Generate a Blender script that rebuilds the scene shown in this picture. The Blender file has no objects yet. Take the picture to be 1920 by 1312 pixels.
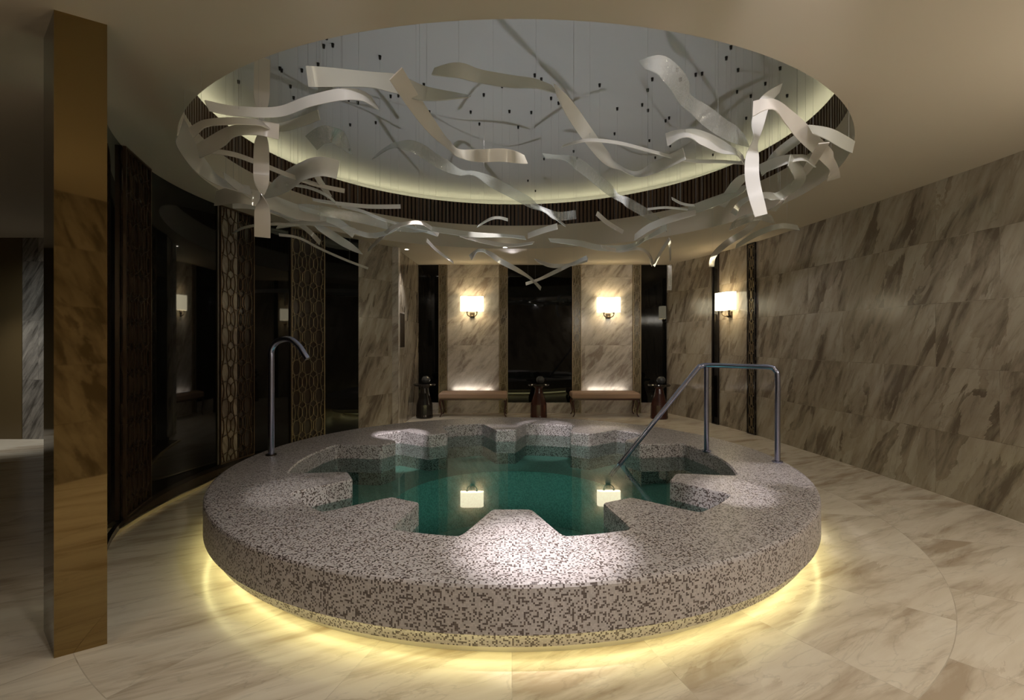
import bpy, bmesh, math, random
from mathutils import Vector, Matrix
random.seed(7)
PI = math.pi
S = bpy.context.scene
COL = S.collection

# ------------------------------------------------------------------ camera, world, lights
F = 950.0; HY = 638.0; CZ = 1.5; H = 3.06
cam_d = bpy.data.cameras.new('camera'); cam = bpy.data.objects.new('camera', cam_d); COL.objects.link(cam)
cam.location = (0, 0, CZ); cam.rotation_euler = (PI/2, 0, 0)
cam_d.sensor_width = 36; cam_d.lens = 36*F/1920; cam_d.shift_y = -(656-HY)/1920
cam_d.clip_start = 0.05; cam_d.clip_end = 60
S.camera = cam
w = bpy.data.worlds.new('world'); S.world = w; w.use_nodes = True
w.node_tree.nodes['Background'].inputs[0].default_value = (0.5, 0.42, 0.33, 1)
w.node_tree.nodes['Background'].inputs[1].default_value = 0.02
S.view_settings.view_transform = 'Standard'
S.view_settings.look = 'None'
S.view_settings.exposure = 0.2
S.view_settings.gamma = 1
S.view_settings.use_curve_mapping = False
S.cycles.use_denoising = True
S.cycles.max_bounces = 8
S.cycles.transparent_max_bounces = 24
S.cycles.sample_clamp_indirect = 3
S.cycles.blur_glossy = 0.5

def lamp(kind, name, loc, power, color, target=None, **k):
    d = bpy.data.lights.new(name, kind); d.energy = power; d.color = color
    for a, v in k.items(): setattr(d, a, v)
    o = bpy.data.objects.new(name, d); COL.objects.link(o); o.location = loc
    if target is not None:
        o.rotation_euler = (Vector(target)-Vector(loc)).to_track_quat('-Z', 'Y').to_euler()
    return o

WARM = (1.0, .78, .50); SOFT = (1.0, .95, .87); COOLW = (1.0, .93, .93)
def spot(loc, target, power, deg, color=SOFT, blend=.6, size=.02):
    return lamp('SPOT', 'spot_beam', loc, power, color, target, spot_size=math.radians(deg), spot_blend=blend, shadow_soft_size=size)

# narrow downlights from the dome on the pool rim
spot((.25, 2.15, 3.04), (.17, 2.68, .4), 560, 24, COOLW, 1)
spot((-.6, 4.0, 3.85), (-1.33, 6.02, .30), 760, 10, COOLW, .5)
spot((.35, 4.0, 3.85), (.42, 6.60, .33), 520, 11, COOLW, .5)
spot((.9, 3.8, 3.85), (1.1, 6.1, .30), 330, 14, COOLW, .6)
spot((1.45, 1.5, 3.04), (1.62, 3.76, .30), 330, 11, COOLW, .7)
spot((-1.2, 1.5, 3.04), (-1.66, 3.76, .30), 130, 11, SOFT, .7)
spot((2.3, 4.6, 3.85), (2.15, 4.1, .4), 160, 22, COOLW, 1)
spot((-.3, 4.9, 3.85), (-.25, 6.2, .33), 160, 16, COOLW, .6)
spot((.0, 3.6, 3.85), (0, 4.8, .3), 110, 75, SOFT, 1)
spot((.0, 2.2, 3.04), (-.9, 3.2, .3), 60, 60, SOFT, 1)
# added fill spots without fixtures, brightening the hanging ribbons
spot((.9, 1.0, 2.98), (1.75, 3.7, 2.7), 190, 34, COOLW, .8, .05)
spot((.9, 1.7, 2.9), (.6, 4.3, 2.75), 45, 30, COOLW, .9, .05)
spot((-.6, 1.4, 3.0), (-1.3, 4.0, 2.6), 34, 40, COOLW, .9, .05)
spot((.0, 9.3, 2.95), (.0, 6.6, 2.6), 12, 70, COOLW, .9, .05)
# pool lamp throwing light up to the dome through the ribbons
lamp('SPOT', 'pool_uplight', (.05, 4.9, .30), 110, (.94, .95, 1.0), (.03, 5.45, 3.9), spot_size=math.radians(80), spot_blend=.6, shadow_soft_size=.03)
# lamps inside the basin
lamp('SPOT', 'pool_lamp', (.15, 4.6, .2), 190, (.74, 1.0, .90), (.15, 4.6, -1), spot_size=math.radians(112), spot_blend=1, shadow_soft_size=.12)
# general ceiling downlights of the hall
for (x, y, p) in ((-.2, .9, 62), (1.9, .7, 58), (3.2, 2.0, 36), (3.3, 4.4, 18), (3.2, 6.6, 12), (-2.7, .4, 14)):
    spot((x, y, 3.03), (x, y, 0), p, 130, SOFT, .9, .06)
spot((-.12, 8.9, 3.0), (-.12, 8.9, 0), 10, 120, SOFT, .8, .05)
spot((-1.70, 8.8, 3.0), (-1.98, 8.9, 0), 60, 80, SOFT, .8, .03)
spot((2.6, 9.3, 3.0), (2.9, 9.5, 0), 16, 110, SOFT, .8, .05)
spot((-7.2, 6.9, 3.0), (-7.6, 7.3, 0), 110, 60, (1, .95, .85), 1, .05)
spot((-5.6, 6.2, 3.0), (-7.1, 7.7, 1.0), 70, 80, (.95, 1, .95), 1, .05)

# ------------------------------------------------------------------ helpers
def setp(o, label=None, cat=None, group=None, kind=None):
    if label: o['label'] = label
    if cat: o['category'] = cat
    if group: o['group'] = group
    if kind: o['kind'] = kind
    return o
def thing(name, loc, label, cat, group=None, rz=0):
    o = bpy.data.objects.new(name, None); COL.objects.link(o); o.location = loc; o.rotation_euler = (0, 0, rz)
    o.empty_display_size = .05
    return setp(o, label, cat, group)
class MB:
    def __init__(s): s.v = []; s.f = []; s.uv = []; s.sm = []; s.mi = []
    def add(s, vs, fs, uvs=None, smooth=False, mi=0):
        b = len(s.v); s.v += [tuple(v) for v in vs]
        for i, f in enumerate(fs):
            s.f.append([b+j for j in f]); s.sm.append(smooth); s.mi.append(mi)
            s.uv.append([uvs[j] for j in f] if uvs else [(s.v[b+j][0], s.v[b+j][1]) for j in f])
        return s
    def quad(s, a, b, c, d, uv=None, mi=0): return s.add([a, b, c, d], [(0, 1, 2, 3)], uv, mi=mi)
    def box(s, lo, hi, M=None):
        x0, y0, z0 = lo; x1, y1, z1 = hi
        for (p, q) in ((((x0,y0,z0),(x1,y0,z0),(x1,y0,z1),(x0,y0,z1)), 0), (((x1,y1,z0),(x0,y1,z0),(x0,y1,z1),(x1,y1,z1)), 0),
                       (((x0,y1,z0),(x0,y0,z0),(x0,y0,z1),(x0,y1,z1)), 1), (((x1,y0,z0),(x1,y1,z0),(x1,y1,z1),(x1,y0,z1)), 1),
                       (((x0,y0,z1),(x1,y0,z1),(x1,y1,z1),(x0,y1,z1)), 2), (((x0,y1,z0),(x1,y1,z0),(x1,y0,z0),(x0,y0,z0)), 2)):
            uv = [(v[0], v[2]) if q == 0 else (v[1], v[2]) if q == 1 else (v[0], v[1]) for v in p]
            pp = [M @ Vector(v) for v in p] if M else p
            s.add(pp, [(0, 1, 2, 3)], uv)
        return s
    def lathe(s, prof, c=(0, 0, 0), n=48, a0=0, a1=2*PI, smooth=True, M=None):
        # each profile segment gets its own vertices; prof = [(r, z)...]
        cx, cy, cz = c; L = 0
        for (r0, z0), (r1, z1) in zip(prof[:-1], prof[1:]):
            l = math.hypot(r1-r0, z1-z0); vs = []; uv = []; fs = []
            rm = max(r0, r1)
            for i in range(n+1):
                a = a0+(a1-a0)*i/n
                for (r, z, q) in ((r0, z0, L), (r1, z1, L+l)):
                    p = Vector((cx+r*math.cos(a), cy+r*math.sin(a), cz+z))
                    vs.append(M @ p if M else p); uv.append((a*rm, q))
            for i in range(n): fs.append((2*i, 2*i+2, 2*i+3, 2*i+1))
            s.add(vs, fs, uv, smooth); L += l
        return s
    def tube(s, pts, r, n=12, cap=True, smooth=True, up=None):
        pts = [Vector(p) for p in pts]; rs = r if isinstance(r, (list, tuple)) else [r]*len(pts)
        vs = []; fs = []; prev = None
        for i, p in enumerate(pts):
            t = (pts[min(i+1, len(pts)-1)]-pts[max(i-1, 0)]).normalized()
            if prev is None:
                u = t.orthogonal().normalized() if up is None else (Vector(up)-t*t.dot(Vector(up))).normalized()
            else: u = (prev-t*prev.dot(t)).normalized()
            prev = u; b = t.cross(u)
            for k in range(n):
                a = 2*PI*k/n; vs.append(p+(u*math.cos(a)+b*math.sin(a))*rs[i])
        for i in range(len(pts)-1):
            for k in range(n):
                fs.append((i*n+k, i*n+(k+1) % n, (i+1)*n+(k+1) % n, (i+1)*n+k))
        s.add(vs, fs, None, smooth)
        if cap:
            m = len(pts)-1
            s.add(vs[:n], [tuple(range(n))[::-1]]); s.add(vs[m*n:], [tuple(range(n))])
        return s
    def build(s, name, mats, parent=None, label=None, cat=None, group=None, kind=None):
        me = bpy.data.meshes.new(name)
        vs = s.v
        if parent is not None:
            Mi = parent_matrix(parent).inverted(); vs = [tuple(Mi @ Vector(v)) for v in vs]
        me.from_pydata(vs, [], s.f)
        uvl = me.uv_layers.new(name='UVMap'); k = 0
        for p, q in zip(me.polygons, s.uv):
            for j in range(len(q)): uvl.data[k].uv = q[j]; k += 1
        me.polygons.foreach_set('use_smooth', s.sm)
        if not isinstance(mats, (list, tuple)): mats = [mats]
        for m in mats: me.materials.append(m)
        me.polygons.foreach_set('material_index', s.mi)
        me.update()
        o = bpy.data.objects.new(name, me); COL.objects.link(o)
        if parent is not None: o.parent = parent
        return setp(o, label, cat, group, kind)
def parent_matrix(o):
    M = Matrix.LocRotScale(o.location, o.rotation_euler, None)
    return parent_matrix(o.parent) @ M if o.parent else M
def struct(mb, name, mat, label=None): return mb.build(name, mat, None, label, None, None, 'structure')
def sweep_box(cps, z0, z1):
    return None
def catmull(pts, n):
    P = [pts[0]]+list(pts)+[pts[-1]]; out = []
    for i in range(1, len(P)-2):
        for k in range(n):
            t = k/n
            out.append(tuple(.5*((2*b)+(c-a)*t+(2*a-5*b+4*c-d)*t*t+(-a+3*b-3*c+d)*t**3)
                             for a, b, c, d in zip(P[i-1], P[i], P[i+1], P[i+2])))
    out.append(tuple(pts[-1])); return out

# ------------------------------------------------------------------ materials
def mat(name):
    m = bpy.data.materials.new(name); m.use_nodes = True
    nt = m.node_tree; nt.nodes.clear()
    out = nt.nodes.new('ShaderNodeOutputMaterial'); b = nt.nodes.new('ShaderNodeBsdfPrincipled')
    nt.links.new(b.outputs[0], out.inputs[0]); return m, nt, b, out
def N(nt, t, **k):
    n = nt.nodes.new(t)
    for a, v in k.items(): setattr(n, a, v)
    return n
def plain(name, col, rough=.5, metal=0, spec=.5, emit=None, es=0):
    m, nt, b, o = mat(name)
    b.inputs['Base Color'].default_value = (*col, 1); b.inputs['Roughness'].default_value = rough
    b.inputs['Metallic'].default_value = metal; b.inputs['Specular IOR Level'].default_value = spec
    if emit: b.inputs['Emission Color'].default_value = (*emit, 1); b.inputs['Emission Strength'].default_value = es
    return m
def ramp(nt, stops, fac, interp='LINEAR'):
    r = N(nt, 'ShaderNodeValToRGB'); r.color_ramp.interpolation = interp
    e = r.color_ramp.elements
    while len(e) < len(stops): e.new(.5)
    for i, (p, c) in enumerate(stops): e[i].position = p; e[i].color = (*c, 1)
    nt.links.new(fac, r.inputs[0]); return r.outputs[0]
def vmath(nt, op, a, b):
    n = N(nt, 'ShaderNodeVectorMath', operation=op)
    for i, x in enumerate((a, b)):
        if hasattr(x, 'is_linked'): nt.links.new(x, n.inputs[i])
        elif x is not None: n.inputs[i].default_value = x
    return n.outputs[0]
def fmath(nt, op, a, b=None, c=None):
    n = N(nt, 'ShaderNodeMath', operation=op)
    for i, x in enumerate((a, b, c)):
        if hasattr(x, 'is_linked'): nt.links.new(x, n.inputs[i])
        elif x is not None: n.inputs[i].default_value = x
    return n.outputs[0]
def marble(name, dark, mid, light, tile=(1.2, .62), ang=62, stretch=(.9, 5.0), scale=1.0, rough=.12, polar=None, contrast=.12, seam=.35, tilevar=.12, leaf=0, vein=.55):
    m, nt, b, o = mat(name); L = nt.links.new
    tc = N(nt, 'ShaderNodeTexCoord')
    if polar:
        sep = N(nt, 'ShaderNodeSeparateXYZ'); L(tc.outputs['UV'], sep.inputs[0])
        dx = fmath(nt, 'SUBTRACT', sep.outputs[0], polar[0]); dy = fmath(nt, 'SUBTRACT', sep.outputs[1], polar[1])
        an = fmath(nt, 'MULTIPLY', fmath(nt, 'ARCTAN2', dy, dx), polar[2]/(2*PI))
        rr = fmath(nt, 'SQRT', fmath(nt, 'ADD', fmath(nt, 'MULTIPLY', dx, dx), fmath(nt, 'MULTIPLY', dy, dy)))
        cmb = N(nt, 'ShaderNodeCombineXYZ'); L(an, cmb.inputs[0]); L(rr, cmb.inputs[1]); bv = cmb.outputs[0]
    else: bv = tc.outputs['UV']
    br = N(nt, 'ShaderNodeTexBrick'); L(bv, br.inputs[0])
    br.inputs['Color1'].default_value = (0, 0, 0, 1); br.inputs['Color2'].default_value = (1, 1, 1, 1); br.inputs['Mortar'].default_value = (.5, .5, .5, 1)
    br.inputs['Scale'].default_value = 1; br.inputs['Brick Width'].default_value = tile[0]; br.inputs['Row Height'].default_value = tile[1]
    br.inputs['Mortar Size'].default_value = .0022; br.inputs['Mortar Smooth'].default_value = 0; br.inputs['Bias'].default_value = 0
    br.offset = .5
    rnd = br.outputs['Color']
    off = vmath(nt, 'MULTIPLY', rnd, (17.3, 29.1, 5.7))
    mp = N(nt, 'ShaderNodeMapping'); L(tc.outputs['UV'], mp.inputs[0]); mp.inputs['Rotation'].default_value = (0, 0, math.radians(-ang))
    p = vmath(nt, 'ADD', mp.outputs[0], off)
    ps = vmath(nt, 'MULTIPLY', p, (stretch[0]*scale, stretch[1]*scale, 1))
    n1 = N(nt, 'ShaderNodeTexNoise'); L(ps, n1.inputs[0]); n1.inputs['Scale'].default_value = 1.6; n1.inputs['Detail'].default_value = 7; n1.inputs['Roughness'].default_value = .62; n1.inputs['Distortion'].default_value = .7
    ps2 = vmath(nt, 'MULTIPLY', p, (stretch[0]*scale*1.8, stretch[1]*scale*2.4, 1))
    n2 = N(nt, 'ShaderNodeTexNoise'); L(ps2, n2.inputs[0]); n2.inputs['Scale'].default_value = 2.2; n2.inputs['Detail'].default_value = 5; n2.inputs['Distortion'].default_value = .5
    c = .5
    s = fmath(nt, 'ADD', fmath(nt, 'MULTIPLY', n1.outputs[0], .68), fmath(nt, 'MULTIPLY', n2.outputs[0], .32))
    if leaf:
        wv = vmath(nt, 'ADD', ps, vmath(nt, 'MULTIPLY', n1.outputs['Color'], (1.1, 1.1, 0)))
        vo = N(nt, 'ShaderNodeTexVoronoi', feature='F1'); L(wv, vo.inputs[0]); vo.inputs['Scale'].default_value = 2.6
        sv = N(nt, 'ShaderNodeSeparateColor'); L(vo.outputs['Color'], sv.inputs[0])
        s = fmath(nt, 'ADD', s, fmath(nt, 'MULTIPLY', fmath(nt, 'SUBTRACT', sv.outputs[0], .5), leaf))
    sepc = N(nt, 'ShaderNodeSeparateColor'); L(rnd, sepc.inputs[0])
    s = fmath(nt, 'ADD', s, fmath(nt, 'MULTIPLY', fmath(nt, 'SUBTRACT', sepc.outputs[0], .5), tilevar))
    col = ramp(nt, [(c-contrast, dark), (c-.02, mid), (c+contrast, light)], s)
    # fine dark veins
    n3 = N(nt, 'ShaderNodeTexNoise'); L(ps, n3.inputs[0]); n3.inputs['Scale'].default_value = 2.3; n3.inputs['Detail'].default_value = 6; n3.inputs['Distortion'].default_value = 1.2
    v = fmath(nt, 'ABSOLUTE', fmath(nt, 'SUBTRACT', n3.outputs[0], .5))
    vm = ramp(nt, [(0, (.42, .42, .42)), (.016, (1, 1, 1))], v)
    mx = N(nt, 'ShaderNodeMix', data_type='RGBA', blend_type='MULTIPLY'); mx.inputs[0].default_value = vein
    L(col, mx.inputs['A']); L(vm, mx.inputs['B'])
    mm = N(nt, 'ShaderNodeMix', data_type='RGBA'); L(fmath(nt, 'MULTIPLY', br.outputs['Fac'], seam), mm.inputs[0])
    L(mx.outputs['Result'], mm.inputs['A']); mm.inputs['B'].default_value = (*[x*.45 for x in dark], 1)
    L(mm.outputs['Result'], b.inputs['Base Color'])
    b.inputs['Roughness'].default_value = rough; b.inputs['Specular IOR Level'].default_value = .28 if polar else .5
    return m
def mosaic(name, light, dark, size=.011, frac=.34, rough=.35):
    m, nt, b, o = mat(name); L = nt.links.new
    tc = N(nt, 'ShaderNodeTexCoord')
    s = vmath(nt, 'MULTIPLY', tc.outputs['UV'], (1/size, 1/size, 1))
    fl = vmath(nt, 'FLOOR', s, None)
    wn = N(nt, 'ShaderNodeTexWhiteNoise', noise_dimensions='2D'); L(fl, wn.inputs[0])
    d2 = [x*1.6 for x in dark]; l2 = [x*.86 for x in light]
    col = ramp(nt, [(0, dark), (frac*.6, d2), (frac, l2), (.72, light)], wn.outputs[0], 'CONSTANT')
    fr = vmath(nt, 'FRACTION', s, None); sp = N(nt, 'ShaderNodeSeparateXYZ'); L(fr, sp.inputs[0])
    g = fmath(nt, 'MINIMUM', fmath(nt, 'MINIMUM', sp.outputs[0], sp.outputs[1]), 9)
    gm = fmath(nt, 'LESS_THAN', g, .09)
    mm = N(nt, 'ShaderNodeMix', data_type='RGBA'); L(fmath(nt, 'MULTIPLY', gm, .5), mm.inputs[0]); L(col, mm.inputs['A']); mm.inputs['B'].default_value = (*[x*.6 for x in light], 1)
    L(mm.outputs['Result'], b.inputs['Base Color']); b.inputs['Roughness'].default_value = rough
    return m
def ribbon_mat(name, col, clear, rough, transl=.35):
    m, nt, b, o = mat(name); L = nt.links.new
    b.inputs['Base Color'].default_value = (*col, 1); b.inputs['Roughness'].default_value = rough; b.inputs['Specular IOR Level'].default_value = .2
    t = N(nt, 'ShaderNodeBsdfTranslucent'); t.inputs[0].default_value = (*col, 1)
    m1 = N(nt, 'ShaderNodeMixShader'); m1.inputs[0].default_value = transl; L(b.outputs[0], m1.inputs[1]); L(t.outputs[0], m1.inputs[2])
    tr = N(nt, 'ShaderNodeBsdfTransparent'); tr.inputs[0].default_value = (.93, .95, .93, 1)
    gl = N(nt, 'ShaderNodeBsdfGlossy'); gl.inputs['Roughness'].default_value = .08
    fz = N(nt, 'ShaderNodeLayerWeight'); fr = fmath(nt, 'ADD', fmath(nt, 'MULTIPLY', fmath(nt, 'POWER', fz.outputs['Facing'], 4.0), .5), .05 if clear < .4 else .16)
    m2 = N(nt, 'ShaderNodeMixShader'); m2.inputs[0].default_value = clear; L(m1.outputs[0], m2.inputs[1]); L(tr.outputs[0], m2.inputs[2])
    m3 = N(nt, 'ShaderNodeMixShader'); L(fr, m3.inputs[0]); L(m2.outputs[0], m3.inputs[1]); L(gl.outputs[0], m3.inputs[2])
    if clear > .4:
        tc = N(nt, 'ShaderNodeTexCoord'); nz = N(nt, 'ShaderNodeTexNoise'); L(tc.outputs['UV'], nz.inputs[0]); nz.inputs['Scale'].default_value = 26; nz.inputs['Detail'].default_value = 3
        bp = N(nt, 'ShaderNodeBump'); bp.inputs['Strength'].default_value = 1.0; bp.inputs['Distance'].default_value = .01; L(nz.outputs[0], bp.inputs['Height'])
        L(bp.outputs[0], gl.inputs['Normal']); L(bp.outputs[0], b.inputs['Normal'])
    L(m3.outputs[0], o.inputs[0]); return m

M_wall = marble('wall_marble', (.15, .12, .09), (.30, .255, .20), (.41, .365, .30), tile=(1.25, .62), ang=64, stretch=(.62, 2.2), rough=.17, contrast=.13, tilevar=.04, seam=.2, leaf=.17, vein=.3)
M_pil = marble('pilaster_marble', (.30, .25, .21), (.50, .45, .39), (.64, .59, .53), tile=(3.0, 1.4), ang=50, stretch=(.9, 2.4), rough=.14, tilevar=.05, leaf=.08, vein=.3)
M_floor = marble('floor_marble', (.40, .32, .235), (.62, .55, .45), (.72, .66, .56), tile=(1.0, 1.05), ang=28, stretch=(.5, 2.4), rough=.24, polar=(0, 4.774, 22), contrast=.17, seam=.3, tilevar=.12, leaf=.08, vein=.22)
M_dkwall = marble('corridor_marble', (.10, .09, .08), (.24, .22, .20), (.40, .37, .33), tile=(1.2, .9), ang=60, rough=.2)
M_mosaic = mosaic('rim_mosaic', (.53, .49, .49), (.085, .065, .06), size=.0085, frac=.30)
M_basin = mosaic('basin_mosaic', (.26, .44, .42), (.17, .31, .29), size=.012)
M_ceil = plain('ceiling_paint', (.52, .46, .37), .75)
M_dome = plain('dome_paint', (.46, .46, .46), .5)
M_wood = plain('slat_wood', (.085, .045, .022), .45)
M_woodbk = plain('slat_gap', (.010, .007, .005), .7)
M_glass = plain('dark_glass', (.004, .004, .0035), .03, 0, .26)
M_bmirror = plain('bronze_mirror', (.32, .235, .11), .03, 1)
M_bmirdk = plain('bronze_mirror_side', (.045, .035, .025), .06, 1)
M_lat = plain('lattice_bronze', (.14, .095, .06), .28, .85)
M_latgold = plain('lattice_gold', (.34, .27, .17), .35, .75)
M_latback = plain('lattice_backing', (.028, .018, .012), .22)
M_latstone = marble('lattice_marble', (.17, .13, .10), (.30, .25, .19), (.42, .36, .28), tile=(9, 9), ang=60, rough=.3)
M_jamb = marble('jamb_gold', (.12, .095, .05), (.21, .17, .10), (.30, .25, .155), tile=(9, 9), ang=60, rough=.2)
M_steel = plain('brushed_steel', (.42, .45, .64), .2, 1)
M_bronze = plain('aged_bronze', (.07, .055, .04), .35, .9)
M_brass = plain('brass_strip', (.80, .70, .48), .35, 1)
M_border = plain('border_stone', (.15, .105, .06), .12)
M_bench = plain('bench_velvet', (.36, .24, .17), .7)
M_dkwood = plain('dark_red_wood', (.05, .014, .010), .2)
M_dkwood2 = plain('black_lacquer', (.014, .011, .010), .12)
M_ball = plain('dark_ceramic', (.05, .05, .05), .25)
M_led = plain('led_yellow', (1, .9, .5), .5, emit=(1.0, .93, .46), es=4.0)
M_led3 = plain('led_yellow_soft', (1, .9, .5), .5, emit=(1.0, .93, .42), es=10)
M_led2 = plain('cove_led', (1, .9, .5), .5, emit=(1.0, .93, .58), es=9)
M_ledw = plain('bench_led', (1, .9, .8), .5, emit=(1.0, .86, .72), es=2.5)
M_shade = plain('lamp_shade', (.9, .85, .7), .8, emit=(1.0, .88, .60), es=4.0)
M_lens = plain('downlight_lens', (1, 1, 1), .4, emit=(1, .93, .8), es=14)
M_white = plain('white_ring', (.75, .72, .66), .5)
M_black = plain('black_metal', (.012, .011, .010), .4, .3)
M_wire = plain('steel_wire', (.42, .42, .42), .35, .6)
M_brown = plain('brown_panel', (.12, .085, .04), .3)
R_white = ribbon_mat('frosted_white', (.86, .86, .84), .10, .22)
R_warm = ribbon_mat('frosted_warm', (.80, .76, .70), .16, .25)
R_soft = ribbon_mat('frosted_thin', (.72, .72, .66), .38, .2)
R_clear = ribbon_mat('clear_wavy', (.85, .87, .87), .80, .1)
# water: mirror-like surface over green tinted depth
m, nt, b, o = mat('pool_water'); L = nt.links.new
nt.nodes.remove(b)
tr = N(nt, 'ShaderNodeBsdfTransparent'); tr.inputs[0].default_value = (.50, .63, .57, 1)
gl = N(nt, 'ShaderNodeBsdfGlossy'); gl.inputs['Roughness'].default_value = .015; gl.inputs[0].default_value = (1, 1, 1, 1)
fz = N(nt, 'ShaderNodeFresnel'); fz.inputs[0].default_value = 1.38
mx = N(nt, 'ShaderNodeMixShader'); L(fz.outputs[0], mx.inputs[0]); L(tr.outputs[0], mx.inputs[1]); L(gl.outputs[0], mx.inputs[2]); L(mx.outputs[0], o.inputs[0])
M_water = m

# ------------------------------------------------------------------ plan geometry
CW = (0.0, 5.40); RW = 3.43           # curved dark wall on the left
CO = (0.03, 5.54); RO = 3.08          # ceiling opening
CP = (0.0, 4.774); RP = 2.487         # pool
ZF = 3.45; ZW = 3.82; ZD = 3.97
XR0, XR1, YR0, YR1 = -9.0, 5.2, -1.8, 10.9
def xang(px):
    t = (px-960)/F; A = 1+t*t; B = -2*CW[1]; C = CW[1]**2-RW**2
    d = (-B+math.sqrt(max(0, B*B-4*A*C)))/(2*A); return math.atan2(d-CW[1], t*d) % (2*PI), d
def P(px, py, z):
    d = (z-CZ)*F/(HY-py); return Vector(((px-960)*d/F, d, z))
def PD(px, py, d): return Vector(((px-960)*d/F, d, CZ+(HY-py)*d/F))
def ring_to_rect(c, r, z, flip, n=240):
    angs = sorted([2*PI*i/n for i in range(n)]+[math.atan2(y-c[1], x-c[0]) % (2*PI) for x in (XR0, XR1) for y in (YR0, YR1)])
    vs = []
    for a in angs:
        ca, sa = math.cos(a), math.sin(a)
        k = min(((XR1-c[0])/ca if ca > 1e-9 else (XR0-c[0])/ca if ca < -1e-9 else 1e9), ((YR1-c[1])/sa if sa > 1e-9 else (YR0-c[1])/sa if sa < -1e-9 else 1e9))
        vs.append((c[0]+r*ca, c[1]+r*sa, z)); vs.append((c[0]+k*ca, c[1]+k*sa, z))
    m = len(angs); fs = []
    for i in range(m):
        j = (i+1) % m; f = (2*i, 2*i+1, 2*j+1, 2*j); fs.append(f[::-1] if flip else f)
    return MB().add(vs, fs)

# ------------------------------------------------------------------ floor and ceiling
struct(ring_to_rect(CP, 2.02, 0, False), 'floor', M_floor)
struct(ring_to_rect(CO, RO, H, True), 'ceiling', M_ceil)
a_lo, _ = xang(175); 
# painted fascia ring of the opening, then slatted ring, then dome
struct(MB().lathe([(RO, H), (RO+.0, ZF), (RO+.06, ZF)], (*CO, 0), 160), 'trim_1', M_ceil)
sl = MB(); ns = 300; r0, r1 = RO+.02, RO+.055
for i in range(ns):
    a = 2*PI*i/ns; b_ = a+2*PI/ns*.60; e = a+2*PI/ns
    def pt(r, a, z): return (CO[0]+r*math.cos(a), CO[1]+r*math.sin(a), z)
    sl.quad(pt(r0, a, ZF), pt(r0, b_, ZF), pt(r0, b_, ZW), pt(r0, a, ZW))
    sl.quad(pt(r1, a, ZF), pt(r0, a, ZF), pt(r0, a, ZW), pt(r1, a, ZW))
    sl.quad(pt(r0, b_, ZF), pt(r1, b_, ZF), pt(r1, b_, ZW), pt(r0, b_, ZW))
    sl.quad(pt(r1, b_, ZF), pt(r1, e, ZF), pt(r1, e, ZW), pt(r1, b_, ZW), mi=1)
sl.lathe([(r0, ZW), (r1+.05, ZW)], (*CO, 0), 160)
struct(sl, 'trim_2', [M_wood, M_woodbk])
RD = 3.42
struct(MB().lathe([(0.001, ZD), (RD, ZD), (RD, ZW-.04), (RO+.06, ZW-.04)], (*CO, 0), 160), 'ceiling_dome', M_dome)
tor = [(CO[0]+3.27*math.cos(2*PI*i/160), CO[1]+3.27*math.sin(2*PI*i/160), ZW-.015) for i in range(161)]
cl = MB().tube(tor, .012, 6, False).build('cove_light_strip', M_led2)
setp(cl, 'yellow light strip hidden in the cove around the round ceiling recess', 'light strip')

# ------------------------------------------------------------------ right marble wall, curving behind the camera
pl = [(3.20, 10.5), (3.42, 9.85), (3.66, 9.1), (3.86, 8.1), (4.0, 6.9), (4.12, 5.6), (4.2, 4.3), (4.15, 3.0), (3.85, 1.6), (3.2, .35), (2.2, -.45), (1.0, -.85), (-.4, -.95), (-1.6, -.8), (-2.6, -.6), (-3.4, -.75), (-4.2, -1.2)]
WP = catmull(pl, 10)
def wall_strip(pts, z0, z1, th=.1):
    mb = MB(); L = 0; n = len(pts); nor = []
    for i in range(n):
        a = Vector(pts[max(i-1, 0)]); b = Vector(pts[min(i+1, n-1)]); t = (b-a).normalized(); nor.append(Vector((t.y, -t.x)))
    vi = []; vo = []; uv = []
    for i, p in enumerate(pts):
        if i: L += (Vector(p)-Vector(pts[i-1])).length
        q = Vector(p)-nor[i]*th
        vi += [(*p, z0), (*p, z1)]; vo += [(*q, z0), (*q, z1)]; uv += [(L, z0), (L, z1)]
    f = [(2*i, 2*i+2, 2*i+3, 2*i+1) for i in range(n-1)]
    mb.add(vi, f, uv, True); mb.add(vo, [x[::-1] for x in f], uv, True)
    mb.add([vi[0], vi[1], vo[1], vo[0]], [(0, 1, 2, 3)]); mb.add([vi[-2], vi[-1], vo[-1], vo[-2]], [(0, 1, 2, 3)])
    return mb
# order so that the room side is the given polyline
struct(wall_strip(WP, 0, H, .1), 'wall_right', M_wall)
def wall_hit(px):
    t = (px-960)/F; best = None
    for a, b in zip(WP[:-1], WP[1:]):
        fa = a[0]-t*a[1]; fb = b[0]-t*b[1]
        if fa*fb <= 0 and a[1] > 1:
            k = fa/(fa-fb); p = Vector((a[0]+(b[0]-a[0])*k, a[1]+(b[1]-a[1])*k)); tt = (Vector(b)-Vector(a)).normalized()
            return p, tt, Vector((tt.y, -tt.x))
def inward(p, n): return n if (Vector((0, 5.4))-p).dot(n) > 0 else -n

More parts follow.
